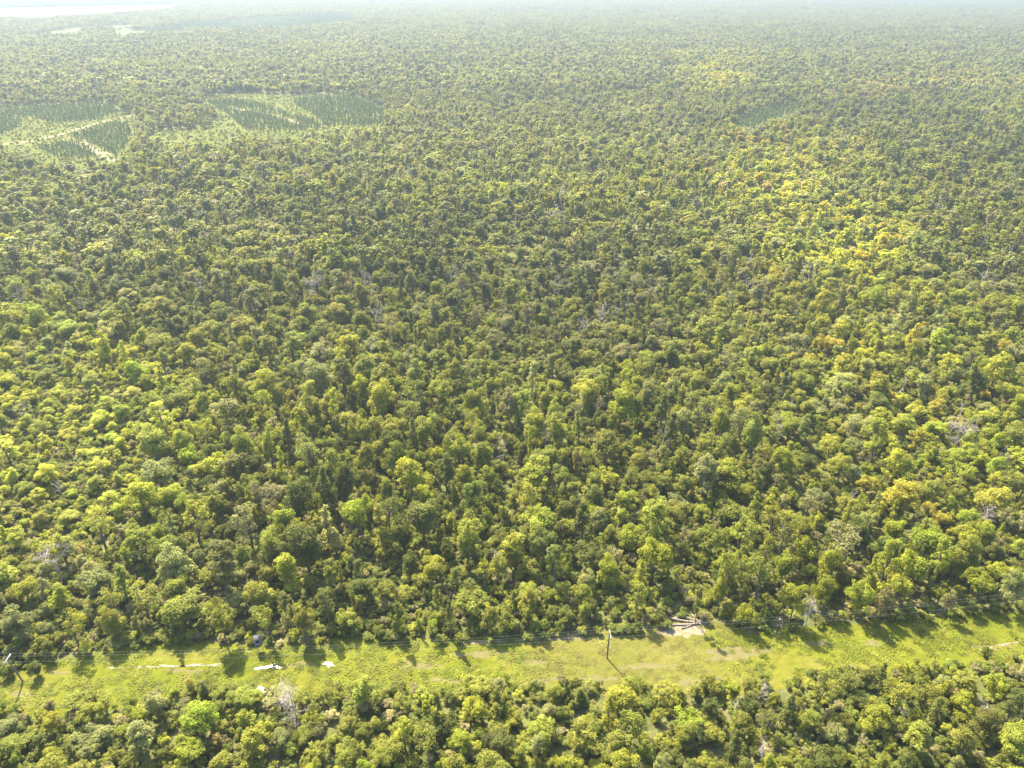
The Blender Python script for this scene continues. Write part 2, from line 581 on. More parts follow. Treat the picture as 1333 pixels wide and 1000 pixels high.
def stand_gain(px, py):
    v = np.ones(len(px))
    for cx, cy_, rx, ry, k_ in GAINS:
        d = np.sqrt(((px - cx) / rx) ** 2 + ((py - cy_) / ry) ** 2)
        v *= 1 + (k_ - 1) * np.clip(1.6 - 1.1 * d, 0, 1)
    return v[:, None]


def tints(ci, n):
    c = PV[ci] * np.exp(np.clip(rng.normal(0, 0.10, (n, 1)), -0.2, 0.16)) * np.exp(rng.normal(0, 0.03, (n, 3)))
    return np.minimum(c, 0.35)


# ------------------------------------------------------------------ the plan of the place
def curve(pts):
    X, Y = np.array([p[0] for p in pts], float), np.array([p[1] for p in pts], float)
    return lambda x: np.interp(x, X, Y)


FAR_EDGE = curve([(-200, 935), (-100, 908), (0, 884), (60, 868), (110, 858), (150, 848), (200, 845), (260, 842), (330, 846), (420, 841), (450, 833), (520, 837),
                  (600, 837), (650, 834), (760, 829), (830, 824), (870, 817), (930, 813), (960, 821), (1020, 823), (1060, 819), (1120, 816), (1180, 807),
                  (1250, 803), (1333, 800), (1600, 780)])
NEAR_EDGE = curve([(-200, 949), (0, 932), (100, 924), (170, 915), (250, 901), (330, 906), (400, 908), (480, 901), (560, 904), (640, 897), (720, 893), (800, 900),
                   (880, 897), (960, 901), (1050, 886), (1130, 879), (1200, 879), (1260, 876), (1333, 864), (1600, 842)])


def in_poly(px, py, poly):
    inside = np.zeros(len(px), bool)
    j = len(poly) - 1
    for i in range(len(poly)):
        (xi, yi), (xj, yj) = poly[i], poly[j]
        hit = ((yi > py) != (yj > py)) & (px < (xj - xi) * (py - yi) / (yj - yi + 1e-12) + xi)
        inside ^= hit
        j = i
    return inside


def sc5(pts):
    return [(x / 2.962, y / 2.962) for x, y in pts]


CLEARINGS = [
    sc5([(0, 425), (120, 410), (300, 402), (465, 402), (475, 440), (545, 440), (520, 470), (500, 480), (515, 525), (485, 590), (440, 625), (300, 622), (150, 612), (0, 590), (-200, 600), (-200, 430)]),
    sc5([(780, 385), (850, 368), (1000, 360), (1140, 370), (1333, 366), (1400, 380), (1490, 430), (1490, 485), (1400, 500), (1250, 522), (1100, 522), (950, 512), (870, 500), (600, 505), (560, 530), (640, 560), (900, 555), (905, 540), (800, 500), (850, 440)]),
]
PINES = [
    sc5([(-150, 440), (0, 430), (100, 418), (250, 408), (440, 412), (465, 435), (380, 465), (200, 480), (110, 450), (60, 500), (0, 525), (-150, 540)]),
    sc5([(270, 528), (420, 482), (500, 482), (510, 522), (480, 580), (445, 606), (380, 572), (320, 545)]),
    sc5([(150, 572), (280, 550), (340, 575), (395, 612), (300, 620), (180, 605)]),
    sc5([(790, 392), (900, 387), (1000, 402), (1130, 450), (1230, 472), (1250, 500), (1100, 515), (950, 505), (870, 440)]),
    sc5([(1150, 382), (1333, 372), (1400, 385), (1480, 432), (1480, 480), (1400, 492), (1255, 492), (1200, 440), (1130, 400)]),
]
PINE_RIGHT = [(955, 156), (1000, 143), (1038, 134), (1046, 142), (1010, 156), (984, 167), (955, 168)]
FIELD = [(45, 44), (100, 36.5), (173, 32), (173.5, 40.5), (241, 38.5), (238, 42), (195, 45), (152, 47), (150, 40), (106, 41), (100, 45)]
FAR_PINES = [(178, 51), (205, 40), (245, 32), (330, 26), (452, 18), (470, 30), (380, 42), (280, 53)]
LAKE = [(-180, 14), (-60, 12), (0, 11), (97, 9), (160, 7.5), (238, 6), (236, 10), (218, 15), (162, 19), (130, 22), (99, 24), (60, 27.5), (40, 28), (0, 26.5), (-60, 28), (-180, 30)]

# ------------------------------------------------------------------ ground sheets
def grid_ground():
    q = Quads()
    xs = np.linspace(-9000, 9000, 37)
    ys = np.linspace(-1500, 12000, 28)
    V = np.array([(x, y, 0.0) for y in ys for x in xs])
    nx = len(xs)
    Fc = [(j * nx + i, j * nx + i + 1, (j + 1) * nx + i + 1, (j + 1) * nx + i) for j in range(len(ys) - 1) for i in range(nx - 1)]
    q.add(V, Fc)
    return q


tag(link('ground', grid_ground().mesh('ground', [M['ground']])), kind='structure')


def sheet(name, outline, mat, z, kind='structure', rough=0.0, step=None, label=None):
    """a flat patch on the ground, its outline roughened"""
    pts = [Vector(p) for p in outline]
    out = []
    n = len(pts)
    for i in range(n):
        a, b = pts[i], pts[(i + 1) % n]
        L = (b - a).length
        kk = max(1, int(L / step)) if step else 1
        for j in range(kk):
            p = a.lerp(b, j / kk)
            if rough:
                p = p + Vector((random.uniform(-rough, rough), random.uniform(-rough, rough), 0))
            out.append((p.x, p.y, z))
    me = bpy.data.meshes.new(name)
    me.from_pydata(out, [], [tuple(range(len(out)))])
    me.materials.append(mat)
    import bmesh
    bm = bmesh.new()
    bm.from_mesh(me)
    bmesh.ops.triangulate(bm, faces=bm.faces[:])
    for f in bm.faces:
        if f.normal.z < 0:
            f.normal_flip()
    bm.to_mesh(me)
    bm.free()
    return tag(link(name, me), label=label, kind=kind)


def blob(cx, cy_, rx, ry, n=22, wob=0.35):
    """ragged outline round a photo position; rx, ry in photo pixels"""
    ph = [random.uniform(0, 6.28) for _ in range(4)]
    out = []
    for i in range(n):
        t = 2 * math.pi * i / n
        k = 1 + wob * (0.5 * math.sin(2 * t + ph[0]) + 0.4 * math.sin(3 * t + ph[1]) + 0.4 * math.sin(5 * t + ph[2]) + 0.3 * math.sin(8 * t + ph[3]))
        out.append(g(cx + rx * k * math.cos(t), cy_ + ry * k * math.sin(t)))
    return out


xs = np.arange(-190, 1590, 18)
sheet('grass_strip', [g(x, FAR_EDGE(x) - 5) for x in xs] + [g(x, NEAR_EDGE(x) + 6) for x in xs[::-1]], M['strip'], 0.03, rough=0.7)
for i, cpoly in enumerate(CLEARINGS):
    sheet('scrub_clearing', [g(*p) for p in cpoly], M['scrub'], 0.14, rough=4.0, step=15)
    sheet('scrub_clearing', [g(p[0], p[1] + 12) for p in cpoly], M['scrub'], 0.08, rough=4.0, step=15)
sheet('hay_field', [g(*p) for p in FIELD], M['field'], 0.3)
sheet('lake', [g(*p) for p in LAKE], M['lake'], 0.5)


def ribbon(name, pts, w, mat, z):
    P = [Vector(g(*p)) for p in pts]
    fine = []
    for a, b in zip(P, P[1:]):
        kk = max(1, int((b - a).length / 8))
        fine += [a.lerp(b, j / kk) for j in range(kk)]
    fine.append(P[-1])
    L, Rr = [], []
    for i, p in enumerate(fine):
        d = (fine[min(i + 1, len(fine) - 1)] - fine[max(i - 1, 0)]).normalized()
        nrm = Vector((-d.y, d.x, 0))
        ww = w * random.uniform(0.7, 1.25)
        L.append(tuple(p + nrm * ww / 2))
        Rr.append(tuple(p - nrm * ww / 2))
    return sheet(name, L + Rr[::-1], mat, z)


TRACKS = [
    (sc5([(0, 560), (60, 552), (130, 545), (250, 515), (330, 490), (400, 470), (480, 452), (545, 440)]), 7.0),
    (sc5([(300, 547), (345, 568), (385, 588), (415, 608), (445, 624)]), 8.0),
    (sc5([(880, 415), (920, 422), (1000, 435), (1060, 447), (1110, 462), (1150, 480)]), 5.0),
]
for pts, w in TRACKS:
    ribbon('sand_track', pts, w, M['track'], 0.2)
for cx, cy_, rx, ry in ((150, 870, 9, 1.3), (190, 868.5, 13, 1.5), (222, 867.5, 12, 1.8), (252, 866.5, 14, 1.6), (278, 866, 9, 1.3)):
    sheet('mud_patch', blob(cx, cy_, rx, ry, 40, 0.7), M['mud'], 0.07)
ribbon('wheel_track', [(1275, 848), (1300, 841), (1333, 834), (1370, 826)], 0.6, M['sand'], 0.07)
ribbon('wheel_track', [(600, 838), (650, 835.5), (720, 831.5), (760, 830)], 0.7, M['sand'], 0.07)
for cx, cy_, rx, ry in ((893, 820, 24, 11), (985, 822, 10, 4), (1012, 812, 9, 12), (1208, 830, 10, 2)):
    sheet('sand_patch', blob(cx, cy_, rx, ry, 30, 0.5), M['sand'], 0.05)
DRY = ((700, 888, 22, 5), (775, 886, 26, 5), (590, 886, 30, 4), (640, 889, 20, 3), (905, 890, 24, 6), (530, 863, 8, 3), (395, 796, 18, 9), (30, 904, 14, 4), (75, 876, 10, 3),
                        (390, 865, 14, 4), (1105, 868, 14, 3), (1135, 838, 12, 5), (620, 852, 40, 4), (960, 850, 50, 8), (545, 868, 26, 5), (1060, 838, 20, 4), (250, 874, 30, 3), (840, 868, 30, 4), (1290, 842, 26, 4), (690, 862, 26, 4))
for cx, cy_, rx, ry in DRY:
    sheet('dry_patch', blob(cx, cy_, rx, ry, 30, 0.5), M['dry'], 0.045)
for cx, cy_, rx, ry, lb in ((352, 868.5, 10.5, 2.9, 'white glinting puddle just below the hunting stand'), (428, 865, 6.5, 3.0, 'small glinting white puddle alone in the open grass'),
                            (345, 898, 8.0, 2.6, 'glinting puddle beside the big bare grey tree')):
    sheet('puddle', blob(cx, cy_, rx, ry, 60, 0.8), M['puddle'], 0.075, label=lb)

# ------------------------------------------------------------------ where the trees stand
def make_tile(T=240.0):
    """one square of wood, sizes mixed, wrapping at the edges"""
    r = np.random.default_rng(99)
    pts, cell = [], 10.0
    nb = int(T / cell)
    bins = {}
    for lo, hi, tries, gap in ((8.4, 11.2, 150, 0.56), (5.8, 8.2, 900, 0.46), (3.6, 5.6, 3000, 0.41), (2.2, 3.4, 4000, 0.37)):
        for _ in range(tries):
            x, y, d = r.uniform(0, T), r.uniform(0, T), r.uniform(lo, hi)
            i, j = int(x / cell), int(y / cell)
            ok = True
            for a in (-1, 0, 1):
                for b in (-1, 0, 1):
                    for (x2, y2, d2) in bins.get(((i + a) % nb, (j + b) % nb), ()):
                        ddx, ddy = abs(x - x2), abs(y - y2)
                        ddx, ddy = min(ddx, T - ddx), min(ddy, T - ddy)
                        if ddx * ddx + ddy * ddy < (gap * (d + d2)) ** 2 * 0.8:
                            ok = False
                            break
                    if not ok:
                        break
                if not ok:
                    break
            if ok:
                bins.setdefault((i, j), []).append((x, y, d))
                pts.append((x, y, d))
    return np.array(pts)


TILE = make_tile()
TS = 240.0


def frustum_mask(x, y, near, far, margin=1.16, pad=14.0):
    d = y * CP + H * SP
    return (y > near) & (y < far) & (np.abs(x) < 0.6575 * d * margin + pad)


def tiled(near, far, dmin=0.0):
    out = []
    half = 0.6575 * (far * CP + H * SP) * 1.16 + 20
    ix = range(int(math.floor(-half / TS)), int(math.ceil(half / TS)) + 1)
    iy = range(int(math.floor(near / TS)), int(math.ceil(far / TS)) + 1)
    base = TILE[TILE[:, 2] >= dmin]
    for j in iy:
        for i in ix:
            t = base.copy()
            if rng.random() < 0.5:
                t[:, 0] = TS - t[:, 0]
            if rng.random() < 0.5:
                t[:, 1] = TS - t[:, 1]
            if rng.random() < 0.5:
                t[:, [0, 1]] = t[:, [1, 0]]
            t[:, 0] += i * TS
            t[:, 1] += j * TS
            m = frustum_mask(t[:, 0], t[:, 1], near, far)
            if m.any():
                out.append(t[m])
    return np.concatenate(out)


def open_ground(x, y):
    """True where no wood grows"""
    px, py = proj(x, y)
    wob = rng.normal(0, 2.0, len(px))
    o = (py > FAR_EDGE(px) - 3 + wob) & (py < NEAR_EDGE(px) + wob)
    for z in (0.0, 4.0, 7.5):                    # nor trees whose tops would hide a clearing
        a, b = proj(x, y, z)
        for c in CLEARINGS + [PINE_RIGHT, FIELD, LAKE]:
            o |= in_poly(a, b, c)
    # a gap in the wood behind the log pile and the one with dry brush
    for cx, cy_, rx, ry in ((872, 792, 42, 28), (395, 792, 22, 14), (1040, 800, 13, 16), (165, 690, 16, 8), (845, 775, 8, 8), (480, 685, 10, 6), (335, 815, 5, 22)):
        o |= ((px - cx) / rx) ** 2 + ((py - cy_) / ry) ** 2 < 1
    return o


FORMS = ['round', 'spreading', 'upright', 'bushy', 'sparse', 'pine', 'conical']
FORM_DIM = {'round': (6.3, 8.6), 'spreading': (7.0, 7.6), 'upright': (4.8, 10.5), 'bushy': (6.0, 5.0), 'sparse': (6.0, 9.0), 'pine': (5.0, 13.0), 'conical': (3.7, 9.5)}


def choose(x, y, d):
    """colour, form and scale of each tree"""
    n = len(x)
    px, py = proj(x, y)
    ci = colour_pick(px, py, x, y)
    u = rng.random(n)
    W = np.tile(np.array([0.29, 0.24, 0.12, 0.15, 0.13, 0.04, 0.03]), (n, 1))
    small = d < 4.6
    W[small] = [0.34, 0.08, 0.14, 0.30, 0.08, 0.01, 0.05]
    dark = (ci == PN.index('dark green'))
    W[dark] = [0.34, 0.08, 0.18, 0.10, 0.03, 0.11, 0.16]
    gold = np.isin(ci, [PN.index('golden'), PN.index('rusty')])
    W[gold] = [0.35, 0.35, 0.15, 0.1, 0.05, 0, 0]
    tan = ci == PN.index('straw-brown')
    W[tan] = [0.1, 0.1, 0.1, 0.2, 0.5, 0, 0]
    fi = np.minimum((W.cumsum(axis=1) < u[:, None]).sum(axis=1), 6)
    dim = np.array([FORM_DIM[f] for f in FORMS])[fi]
    sxy = d / dim[:, 0] * rng.uniform(1.0, 1.3, n)
    narrow = np.isin(fi, [2, 5, 6])
    sxy[narrow] *= 0.9
    # heights rise more slowly than widths
    hh = dim[:, 1] * np.clip(sxy, 0.35, 1.3) ** 0.85 * rng.uniform(0.85, 1.2, n)
    hh = np.minimum(hh * np.exp(0.16 * slow(x, y, 40.0, 9)), 14.0)
    # low scrubby growth in the light patch
    low = ((px - 30) / 175) ** 2 + ((py - 590) / 150) ** 2 < rng.uniform(0.5, 1.2, n)
    hh[low] *= 0.62
    sxy[low] *= 0.82
    # the belt on the near side of the strip and its seam are young growth
    nearside = py > NEAR_EDGE(px) - 4
    hh[nearside] = np.minimum(hh[nearside] * 0.76, 8.0)
    sxy[nearside] = np.minimum(sxy[nearside], 1.1)
    seam = nearside & (py < NEAR_EDGE(px) + 22)
    hh[seam] = np.minimum(hh[seam], 4.2)
    front = (~nearside) & (py > FAR_EDGE(px) - 24)
    hh[front] = np.clip(hh[front] * 1.25, 0, 10.0)
    sxy[front] = np.minimum(sxy[front], 0.95)
    sz = hh / dim[:, 1]
    return ci, fi, sxy, sz, hh


T0 = tiled(58, 330)
T0[:, 2] = np.minimum(T0[:, 2] * 0.93, 8.4)
T0 = T0[~open_ground(T0[:, 0], T0[:, 1])]
T1 = np.concatenate([tiled(330, 600, 2.0), tiled(600, 950, 3.0)])
T1 = T1[~open_ground(T1[:, 0], T1[:, 1])]
T2 = tiled(950, 2100, 4.4)
T2[:, 2] *= 1.15
T2 = T2[~open_ground(T2[:, 0], T2[:, 1])]

# ------------------------------------------------------------------ shapes of the trees, three levels of detail
LIB = {}


def library(level, leaf, dens, variants):
    col = bpy.data.collections.new('tree_shapes_%d' % level)
    idx = {}
    n = 0
    for fi, form in enumerate(FORMS):
        for v in range(variants[fi]):
            crown, trunk = tree_shape(form, 1000 + fi * 37 + v * 7, leaf, dens)
            both = Quads()
            for qd, mi in ((crown, 0), (trunk, 1)):
                for V, Fc, T in zip(qd.v, qd.f, qd.tn):
                    pass
            both.v = crown.v + trunk.v
            both.f = crown.f + [f + crown.nv for f in trunk.f]
            both.mi = crown.mi + [m * 0 + 1 for m in trunk.mi]
            both.tn = crown.tn + trunk.tn
            both.nv = crown.nv + trunk.nv
            me = both.mesh('tree_shape', [M['leaf'], M['bark']])
            o = bpy.data.objects.new('s%d_%03d' % (level, n), me)
            col.objects.link(o)
            parts = None
            if level == 0:
                parts = (crown.mesh('crown', [M['leaf']]), trunk.mesh('trunk', [M['bark']]))
            idx.setdefault(fi, []).append((n, parts))
            n += 1
    LIB[level] = (col, idx)


library(0, 0.19, 6.3, (4, 3, 4, 4, 3, 2, 3))
library(1, 0.50, 6.0, (3, 2, 3, 2, 2, 2, 2))
library(2, 0.95, 6.0, (3, 2, 2, 2, 2, 2, 2))


def scatter(name, X, Y, Z, idx, rot, scl, tint, col, lean=None):
    """one object: shapes of a collection set on points by geometry nodes"""
    n = len(X)
    me = bpy.data.meshes.new(name)
    me.vertices.add(n)
    me.vertices.foreach_set('co', np.stack([X, Y, Z], axis=1).astype(np.float32).ravel())
    for an, typ, key, data in (('shape', 'INT', 'value', idx.astype(np.int32)), ('turn', 'FLOAT_VECTOR', 'vector', rot.astype(np.float32).ravel()),
                               ('size', 'FLOAT_VECTOR', 'vector', scl.astype(np.float32).ravel()), ('tint', 'FLOAT_VECTOR', 'vector', tint.astype(np.float32).ravel())):
        a = me.attributes.new(an, typ, 'POINT')
        a.data.foreach_set(key, data)
    me.update()
    ng = bpy.data.node_groups.new(name, 'GeometryNodeTree')
    ng.interface.new_socket('Geometry', in_out='INPUT', socket_type='NodeSocketGeometry')
    ng.interface.new_socket('Geometry', in_out='OUTPUT', socket_type='NodeSocketGeometry')
    N = ng.nodes.new
    gi, go = N('NodeGroupInput'), N('NodeGroupOutput')
    ci = N('GeometryNodeCollectionInfo')
    ci.inputs['Collection'].default_value = col
    ci.inputs['Separate Children'].default_value = True
    ci.inputs['Reset Children'].default_value = True
    ip = N('GeometryNodeInstanceOnPoints')
    ip.inputs['Pick Instance'].default_value = True
    L = ng.links.new

    def attr(an, typ):
        nd = N('GeometryNodeInputNamedAttribute')
        nd.data_type = typ
        nd.inputs['Name'].default_value = an
        return nd.outputs['Attribute']

    L(gi.outputs[0], ip.inputs['Points'])
    L(ci.outputs[0], ip.inputs['Instance'])
    L(attr('shape', 'INT'), ip.inputs['Instance Index'])
    e2r = N('FunctionNodeEulerToRotation')
    L(attr('turn', 'FLOAT_VECTOR'), e2r.inputs[0])
    L(e2r.outputs[0], ip.inputs['Rotation'])
    L(attr('size', 'FLOAT_VECTOR'), ip.inputs['Scale'])
    L(ip.outputs[0], go.inputs[0])
    o = link(name, me)
    md = o.modifiers.new('scatter', 'NODES')
    md.node_group = ng
    return o


for lev in (0, 1):
    col_, idx_ = LIB[lev]
    n_ = len(col_.objects)
    idx_[7] = []
    for v in range(2):
        me_ = dead_shape(60 + v, 8.0, 0.75, 0.1 * v, 0.75).mesh('bare_shape', [M['dead']])
        col_.objects.link(bpy.data.objects.new('s%d_%03d' % (lev, n_), me_))
        idx_[7].append((n_, None))
        n_ += 1


def rots(n, tilt=0.05):
    return np.stack([rng.normal(0, tilt, n), rng.normal(0, tilt, n), rng.uniform(0, 6.283, n)], axis=1)


def forest(name, T, level, label, skip=None):
    ci, fi, sxy, sz, hh = T['ci'], T['fi'], T['sxy'], T['sz'], T['hh']
    n = len(ci)
    idx = np.zeros(n, int)
    for f, lst in LIB[level][1].items():
        m = fi == f
        idx[m] = np.array([l[0] for l in lst])[rng.integers(0, len(lst), m.sum())]
    o = scatter(name, T['x'], T['y'], np.zeros(n), idx, rots(n), np.stack([sxy, sxy, sz], axis=1), T['tint'], LIB[level][0])
    return tag(o, label, None, None, 'stuff')


def pack(A):
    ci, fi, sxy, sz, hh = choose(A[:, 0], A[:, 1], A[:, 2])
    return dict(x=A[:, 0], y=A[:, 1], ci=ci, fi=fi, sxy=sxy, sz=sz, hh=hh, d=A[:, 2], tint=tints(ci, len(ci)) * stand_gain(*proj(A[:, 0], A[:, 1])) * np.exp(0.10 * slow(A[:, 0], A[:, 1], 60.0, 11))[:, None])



P0, P1, P2 = pack(T0), pack(T1), pack(T2)

# ------------------------------------------------------------------ the 300 trees that show largest are things of their own
px0, py0 = proj(P0['x'], P0['y'])
pxt, pyt = proj(P0['x'], P0['y'], P0['hh'])
zc = P0['y'] * CP + H * SP
infr = (np.maximum(px0, pxt) > -5) & (np.minimum(px0, pxt) < 1338) & (pyt < 1000)
show = np.where(infr, P0['d'] * P0['hh'] ** 0.5 / zc ** 2, 0)
# nearest rows first: the whole near belt, then the rows behind the strip
depth = np.where(infr & (P0['d'] > 3.0), -P0['y'], -1e9) + P0['d'] * 2.0
order = np.argsort(-depth)
chosen = order[:305]
is_one = np.zeros(len(px0), bool)
is_one[chosen] = True

LM_FAR = [(31, 'the leaning utility pole'), (338, 'the hunting stand'), (430, 'the lone small puddle'), (648, 'the broken dead snag'), (790, 'the middle utility pole'), (890, 'the log pile'), (1045, 'the grey leafless tree')]
LM_NEAR = [(31, 'the leaning utility pole'), (383, 'the big bare grey tree'), (570, 'the dark pointed conifer'), (790, 'the middle utility pole'), (957, 'the pale bare bush'), (1258, 'the pale leaning snag')]
ORD = ['first', 'second', 'third', 'fourth', 'fifth', 'sixth', 'seventh', 'eighth', 'ninth', 'tenth', 'eleventh', 'twelfth']
FORM_WORD = {'round': 'round', 'spreading': 'spreading', 'upright': 'tall oval', 'bushy': 'low bushy', 'sparse': 'thin-leaved', 'pine': 'slender pine', 'conical': 'pointed conifer'}
rows = {}
for i in chosen:
    x_, y_ = px0[i], py0[i]
    nearside = y_ > NEAR_EDGE(x_) - 4
    if nearside:
        e = y_ - NEAR_EDGE(x_)
        row = 'beside the grass' if e < 22 else 'below the grass' if e < 55 else 'along the bottom'
        lms = LM_NEAR
    else:
        e = FAR_EDGE(x_) - y_
        row = 'in the wood front' if e < 26 else 'one row back' if e < 52 else 'deeper in the wood'
        lms = LM_FAR
    lx, ln = min(lms, key=lambda q: abs(q[0] - x_))
    side = 'right of' if x_ > lx else 'left of'
    rows.setdefault((PN[P0['ci'][i]], FORMS[P0['fi'][i]], side, ln, row), []).append((abs(x_ - lx), i))
labels = {}
for (cn, fn, side, ln, row), lst in rows.items():
    lst.sort()
    for j, (_, i) in enumerate(lst):
        fw = FORM_WORD[fn]
        noun = fw if fn in ('pine', 'conical') else fw + ' tree'
        first = (ORD[min(j, 11)] + ' ') if len(lst) > 1 else ''
        labels[i] = '%s%s %s %s %s, %s' % (first, cn, noun, side, ln, row)
for i in chosen:
    f = int(P0['fi'][i])
    form = FORMS[f]
    n_, parts = LIB[0][1][f][int(rng.integers(0, len(LIB[0][1][f])))]
    name = 'pine_tree' if form == 'pine' else 'conifer_tree' if form == 'conical' else 'broadleaf_tree'
    t = empty(name, (float(P0['x'][i]), float(P0['y'][i]), 0.0), float(rng.uniform(0, 6.283)))
    t.scale = (float(P0['sxy'][i]), float(P0['sxy'][i]), float(P0['sz'][i]))
    near_ = py0[i] > NEAR_EDGE(px0[i]) - 4
    tag(t, labels[i], 'tree', 'trees on the near side of the grass strip' if near_ else 'trees along the forest edge')
    cr = link('crown', parts[0], t)
    cr['tint'] = [float(v) for v in P0['tint'][i]]
    link('trunk', parts[1], t)

rest = {k_: v[~is_one] for k_, v in P0.items()}
for P_ in (rest, P1):                                              # some bare crowns among the green
    P_['fi'] = np.where((rng.random(len(P_['fi'])) < 0.03) & (P_['d'] > 3.0), 7, P_['fi'])
forest('forest', rest, 0, 'dense mixed green wood beyond the grass strip')
forest('distant_forest', P1, 1, 'wood farther off, crowns close together')
forest('distant_forest', P2, 2, 'wood far off towards the horizon')

# wood so far off that one point is a patch of crowns
def patch_library():
    col = bpy.data.collections.new('wood_patches')
    for v in range(5):
        r = np.random.default_rng(500 + v)
        q = Quads()
        for i in range(15):
            x, y = r.uniform(-14, 14), r.uniform(-14, 14)
            d, h = r.uniform(6, 12), r.uniform(7, 14)
            n = 60
            u = unit(n, r)
            u[:, 2] = np.abs(u[:, 2])
            P = np.array([x, y, h * 0.45]) + u * np.array([d / 2, d / 2, h * 0.5]) * r.uniform(0.7, 1.1, (n, 1))
            q.leaves(leaf_faces(P, u + unit(n, r) * 0.6, 1.15, r), 0, np.clip(r.normal(0.5, 0.25) + r.normal(0, 0.14, n), 0, 1))
        me = q.mesh('wood_patch', [M['leaf']])
        col.objects.link(bpy.data.objects.new('p_%02d' % v, me))
    return col


cell = 23.0
gx, gy = np.meshgrid(np.arange(-4800, 4800, cell), np.arange(2090, 6000, cell))
X = gx.ravel() + rng.uniform(-6, 6, gx.size)
Y = gy.ravel() + rng.uniform(-6, 6, gx.size)
m = frustum_mask(X, Y, 2090, 6000, 1.12)
X, Y = X[m], Y[m]
px_, py_ = proj(X, Y)
o_ = in_poly(px_, py_, FIELD) | in_poly(px_, py_, LAKE) | in_poly(px_, py_, FAR_PINES)
X, Y, px_, py_ = X[~o_], Y[~o_], px_[~o_], py_[~o_]
n = len(X)
s_ = rng.uniform(0.9, 1.2, n)
tag(scatter('distant_forest', X, Y, np.zeros(n), rng.integers(0, 5, n), rots(n, 0.0), np.stack([s_, s_, s_ * rng.uniform(0.8, 1.25, n)], axis=1), tints(colour_pick(px_, py_, X, Y), n) * stand_gain(px_, py_) * 0.74, patch_library()),  # tint darkened to stand in for the shade these sparse leaves lack
    'wood fading into the haze at the horizon', None, None, 'stuff')

# ------------------------------------------------------------------ planted young pines in rows, and scrub in the clearings
def rows_in(poly, gap, row_gap, ang):
    P = np.array([g(*p)[:2] for p in poly])
    c = P.mean(axis=0)
    Rr = max(np.linalg.norm(P - c, axis=1)) + 5
    u, v = np.meshgrid(np.arange(-Rr, Rr, gap), np.arange(-Rr, Rr, row_gap))
    u, v = u.ravel() + rng.normal(0, 0.35, u.size), v.ravel() + rng.normal(0, 0.25, u.size)
    x = c[0] + u * math.cos(ang) - v * math.sin(ang)
    y = c[1] + u * math.sin(ang) + v * math.cos(ang)
    pp = proj(x, y)
    keep = in_poly(pp[0], pp[1], poly) & (rng.random(len(x)) < 0.84 + 0.12 * slow(x, y, 25.0, 2))
    return x[keep], y[keep]


XX, YY = [], []
for poly, ang in zip(PINES + [PINE_RIGHT], (1.25, 1.1, 1.3, 1.45, 1.4, 1.5)):
    x, y = rows_in(poly, 2.5, 4.4, ang)
    XX.append(x)
    YY.append(y)
XX, YY = np.concatenate(XX), np.concatenate(YY)
# keep the sandy tracks open
pp = proj(XX, YY)
keep = np.ones(len(XX), bool)
for pts, w in TRACKS:
    G = [np.array(g(*p)[:2]) for p in pts]
    for a, b in zip(G, G[1:]):
        ab = b - a
        t = np.clip(((XX - a[0]) * ab[0] + (YY - a[1]) * ab[1]) / (ab @ ab), 0, 1)
        keep &= np.hypot(XX - a[0] - t * ab[0], YY - a[1] - t * ab[1]) > w * 0.62
XX, YY = XX[keep], YY[keep]
n = len(XX)
con = [l[0] for l in LIB[1][1][FORMS.index('conical')]]
s_ = rng.uniform(0.42, 0.66, n)
pc = np.array([0.105, 0.165, 0.055]) * np.exp(rng.normal(0, 0.15, (n, 1)))
tag(scatter('pine_plantation', XX, YY, np.zeros(n), np.array(con)[rng.integers(0, len(con), n)], rots(n), np.stack([s_ * 0.95, s_ * 0.95, s_ * rng.uniform(0.6, 0.9, n)], axis=1), pc, LIB[1][0]),
    'young dark pines planted in rows in the clearings', None, None, 'stuff')
# the planted block at the far lake side
x, y = rows_in(FAR_PINES, 9.0, 10.0, 0.3)
n = len(x)
tag(scatter('distant_plantation', x, y, np.zeros(n), np.array(con)[rng.integers(0, len(con), n)], rots(n), np.stack([np.full(n, 2.6), np.full(n, 2.6), rng.uniform(0.9, 1.1, n)], axis=1),
            np.array([0.12, 0.17, 0.08]) * np.exp(rng.normal(0, 0.1, (n, 1))), LIB[1][0]), 'even dark planted wood before the lake', None, None, 'stuff')

SX, SY = [], []
for poly in CLEARINGS + [PINE_RIGHT]:
    P = np.array([g(*p)[:2] for p in poly])
    lo, hi = P.min(axis=0), P.max(axis=0)
    lo, hi = lo - np.array([10, 90]), hi + 10
    nn = int((hi - lo).prod() / 15)
    x, y = rng.uniform(lo[0], hi[0], nn), rng.uniform(lo[1], hi[1], nn)
    a, b = proj(x, y)
    kk = in_poly(a, b, poly) | in_poly(a, b - 6, poly) | in_poly(a, b - 12, poly)
    for pn in PINES:
        kk &= ~in_poly(a, b, pn)
    SX.append(x[kk])
    SY.append(y[kk])
SX, SY = np.concatenate(SX), np.concatenate(SY)
n = len(SX)
bushy1 = [l[0] for l in LIB[1][1][FORMS.index('bushy')]]
s_ = rng.uniform(0.12, 0.45, n)
tag(scatter('scrub', SX, SY, np.zeros(n), np.array(bushy1)[rng.integers(0, len(bushy1), n)], rots(n), np.stack([s_, s_, s_ * rng.uniform(0.5, 1.1, n)], axis=1),
            np.array([0.235, 0.275, 0.036]) * np.exp(rng.normal(0, 0.2, (n, 1))), LIB[1][0]), 'light green scrub in the clearings', None, None, 'stuff')

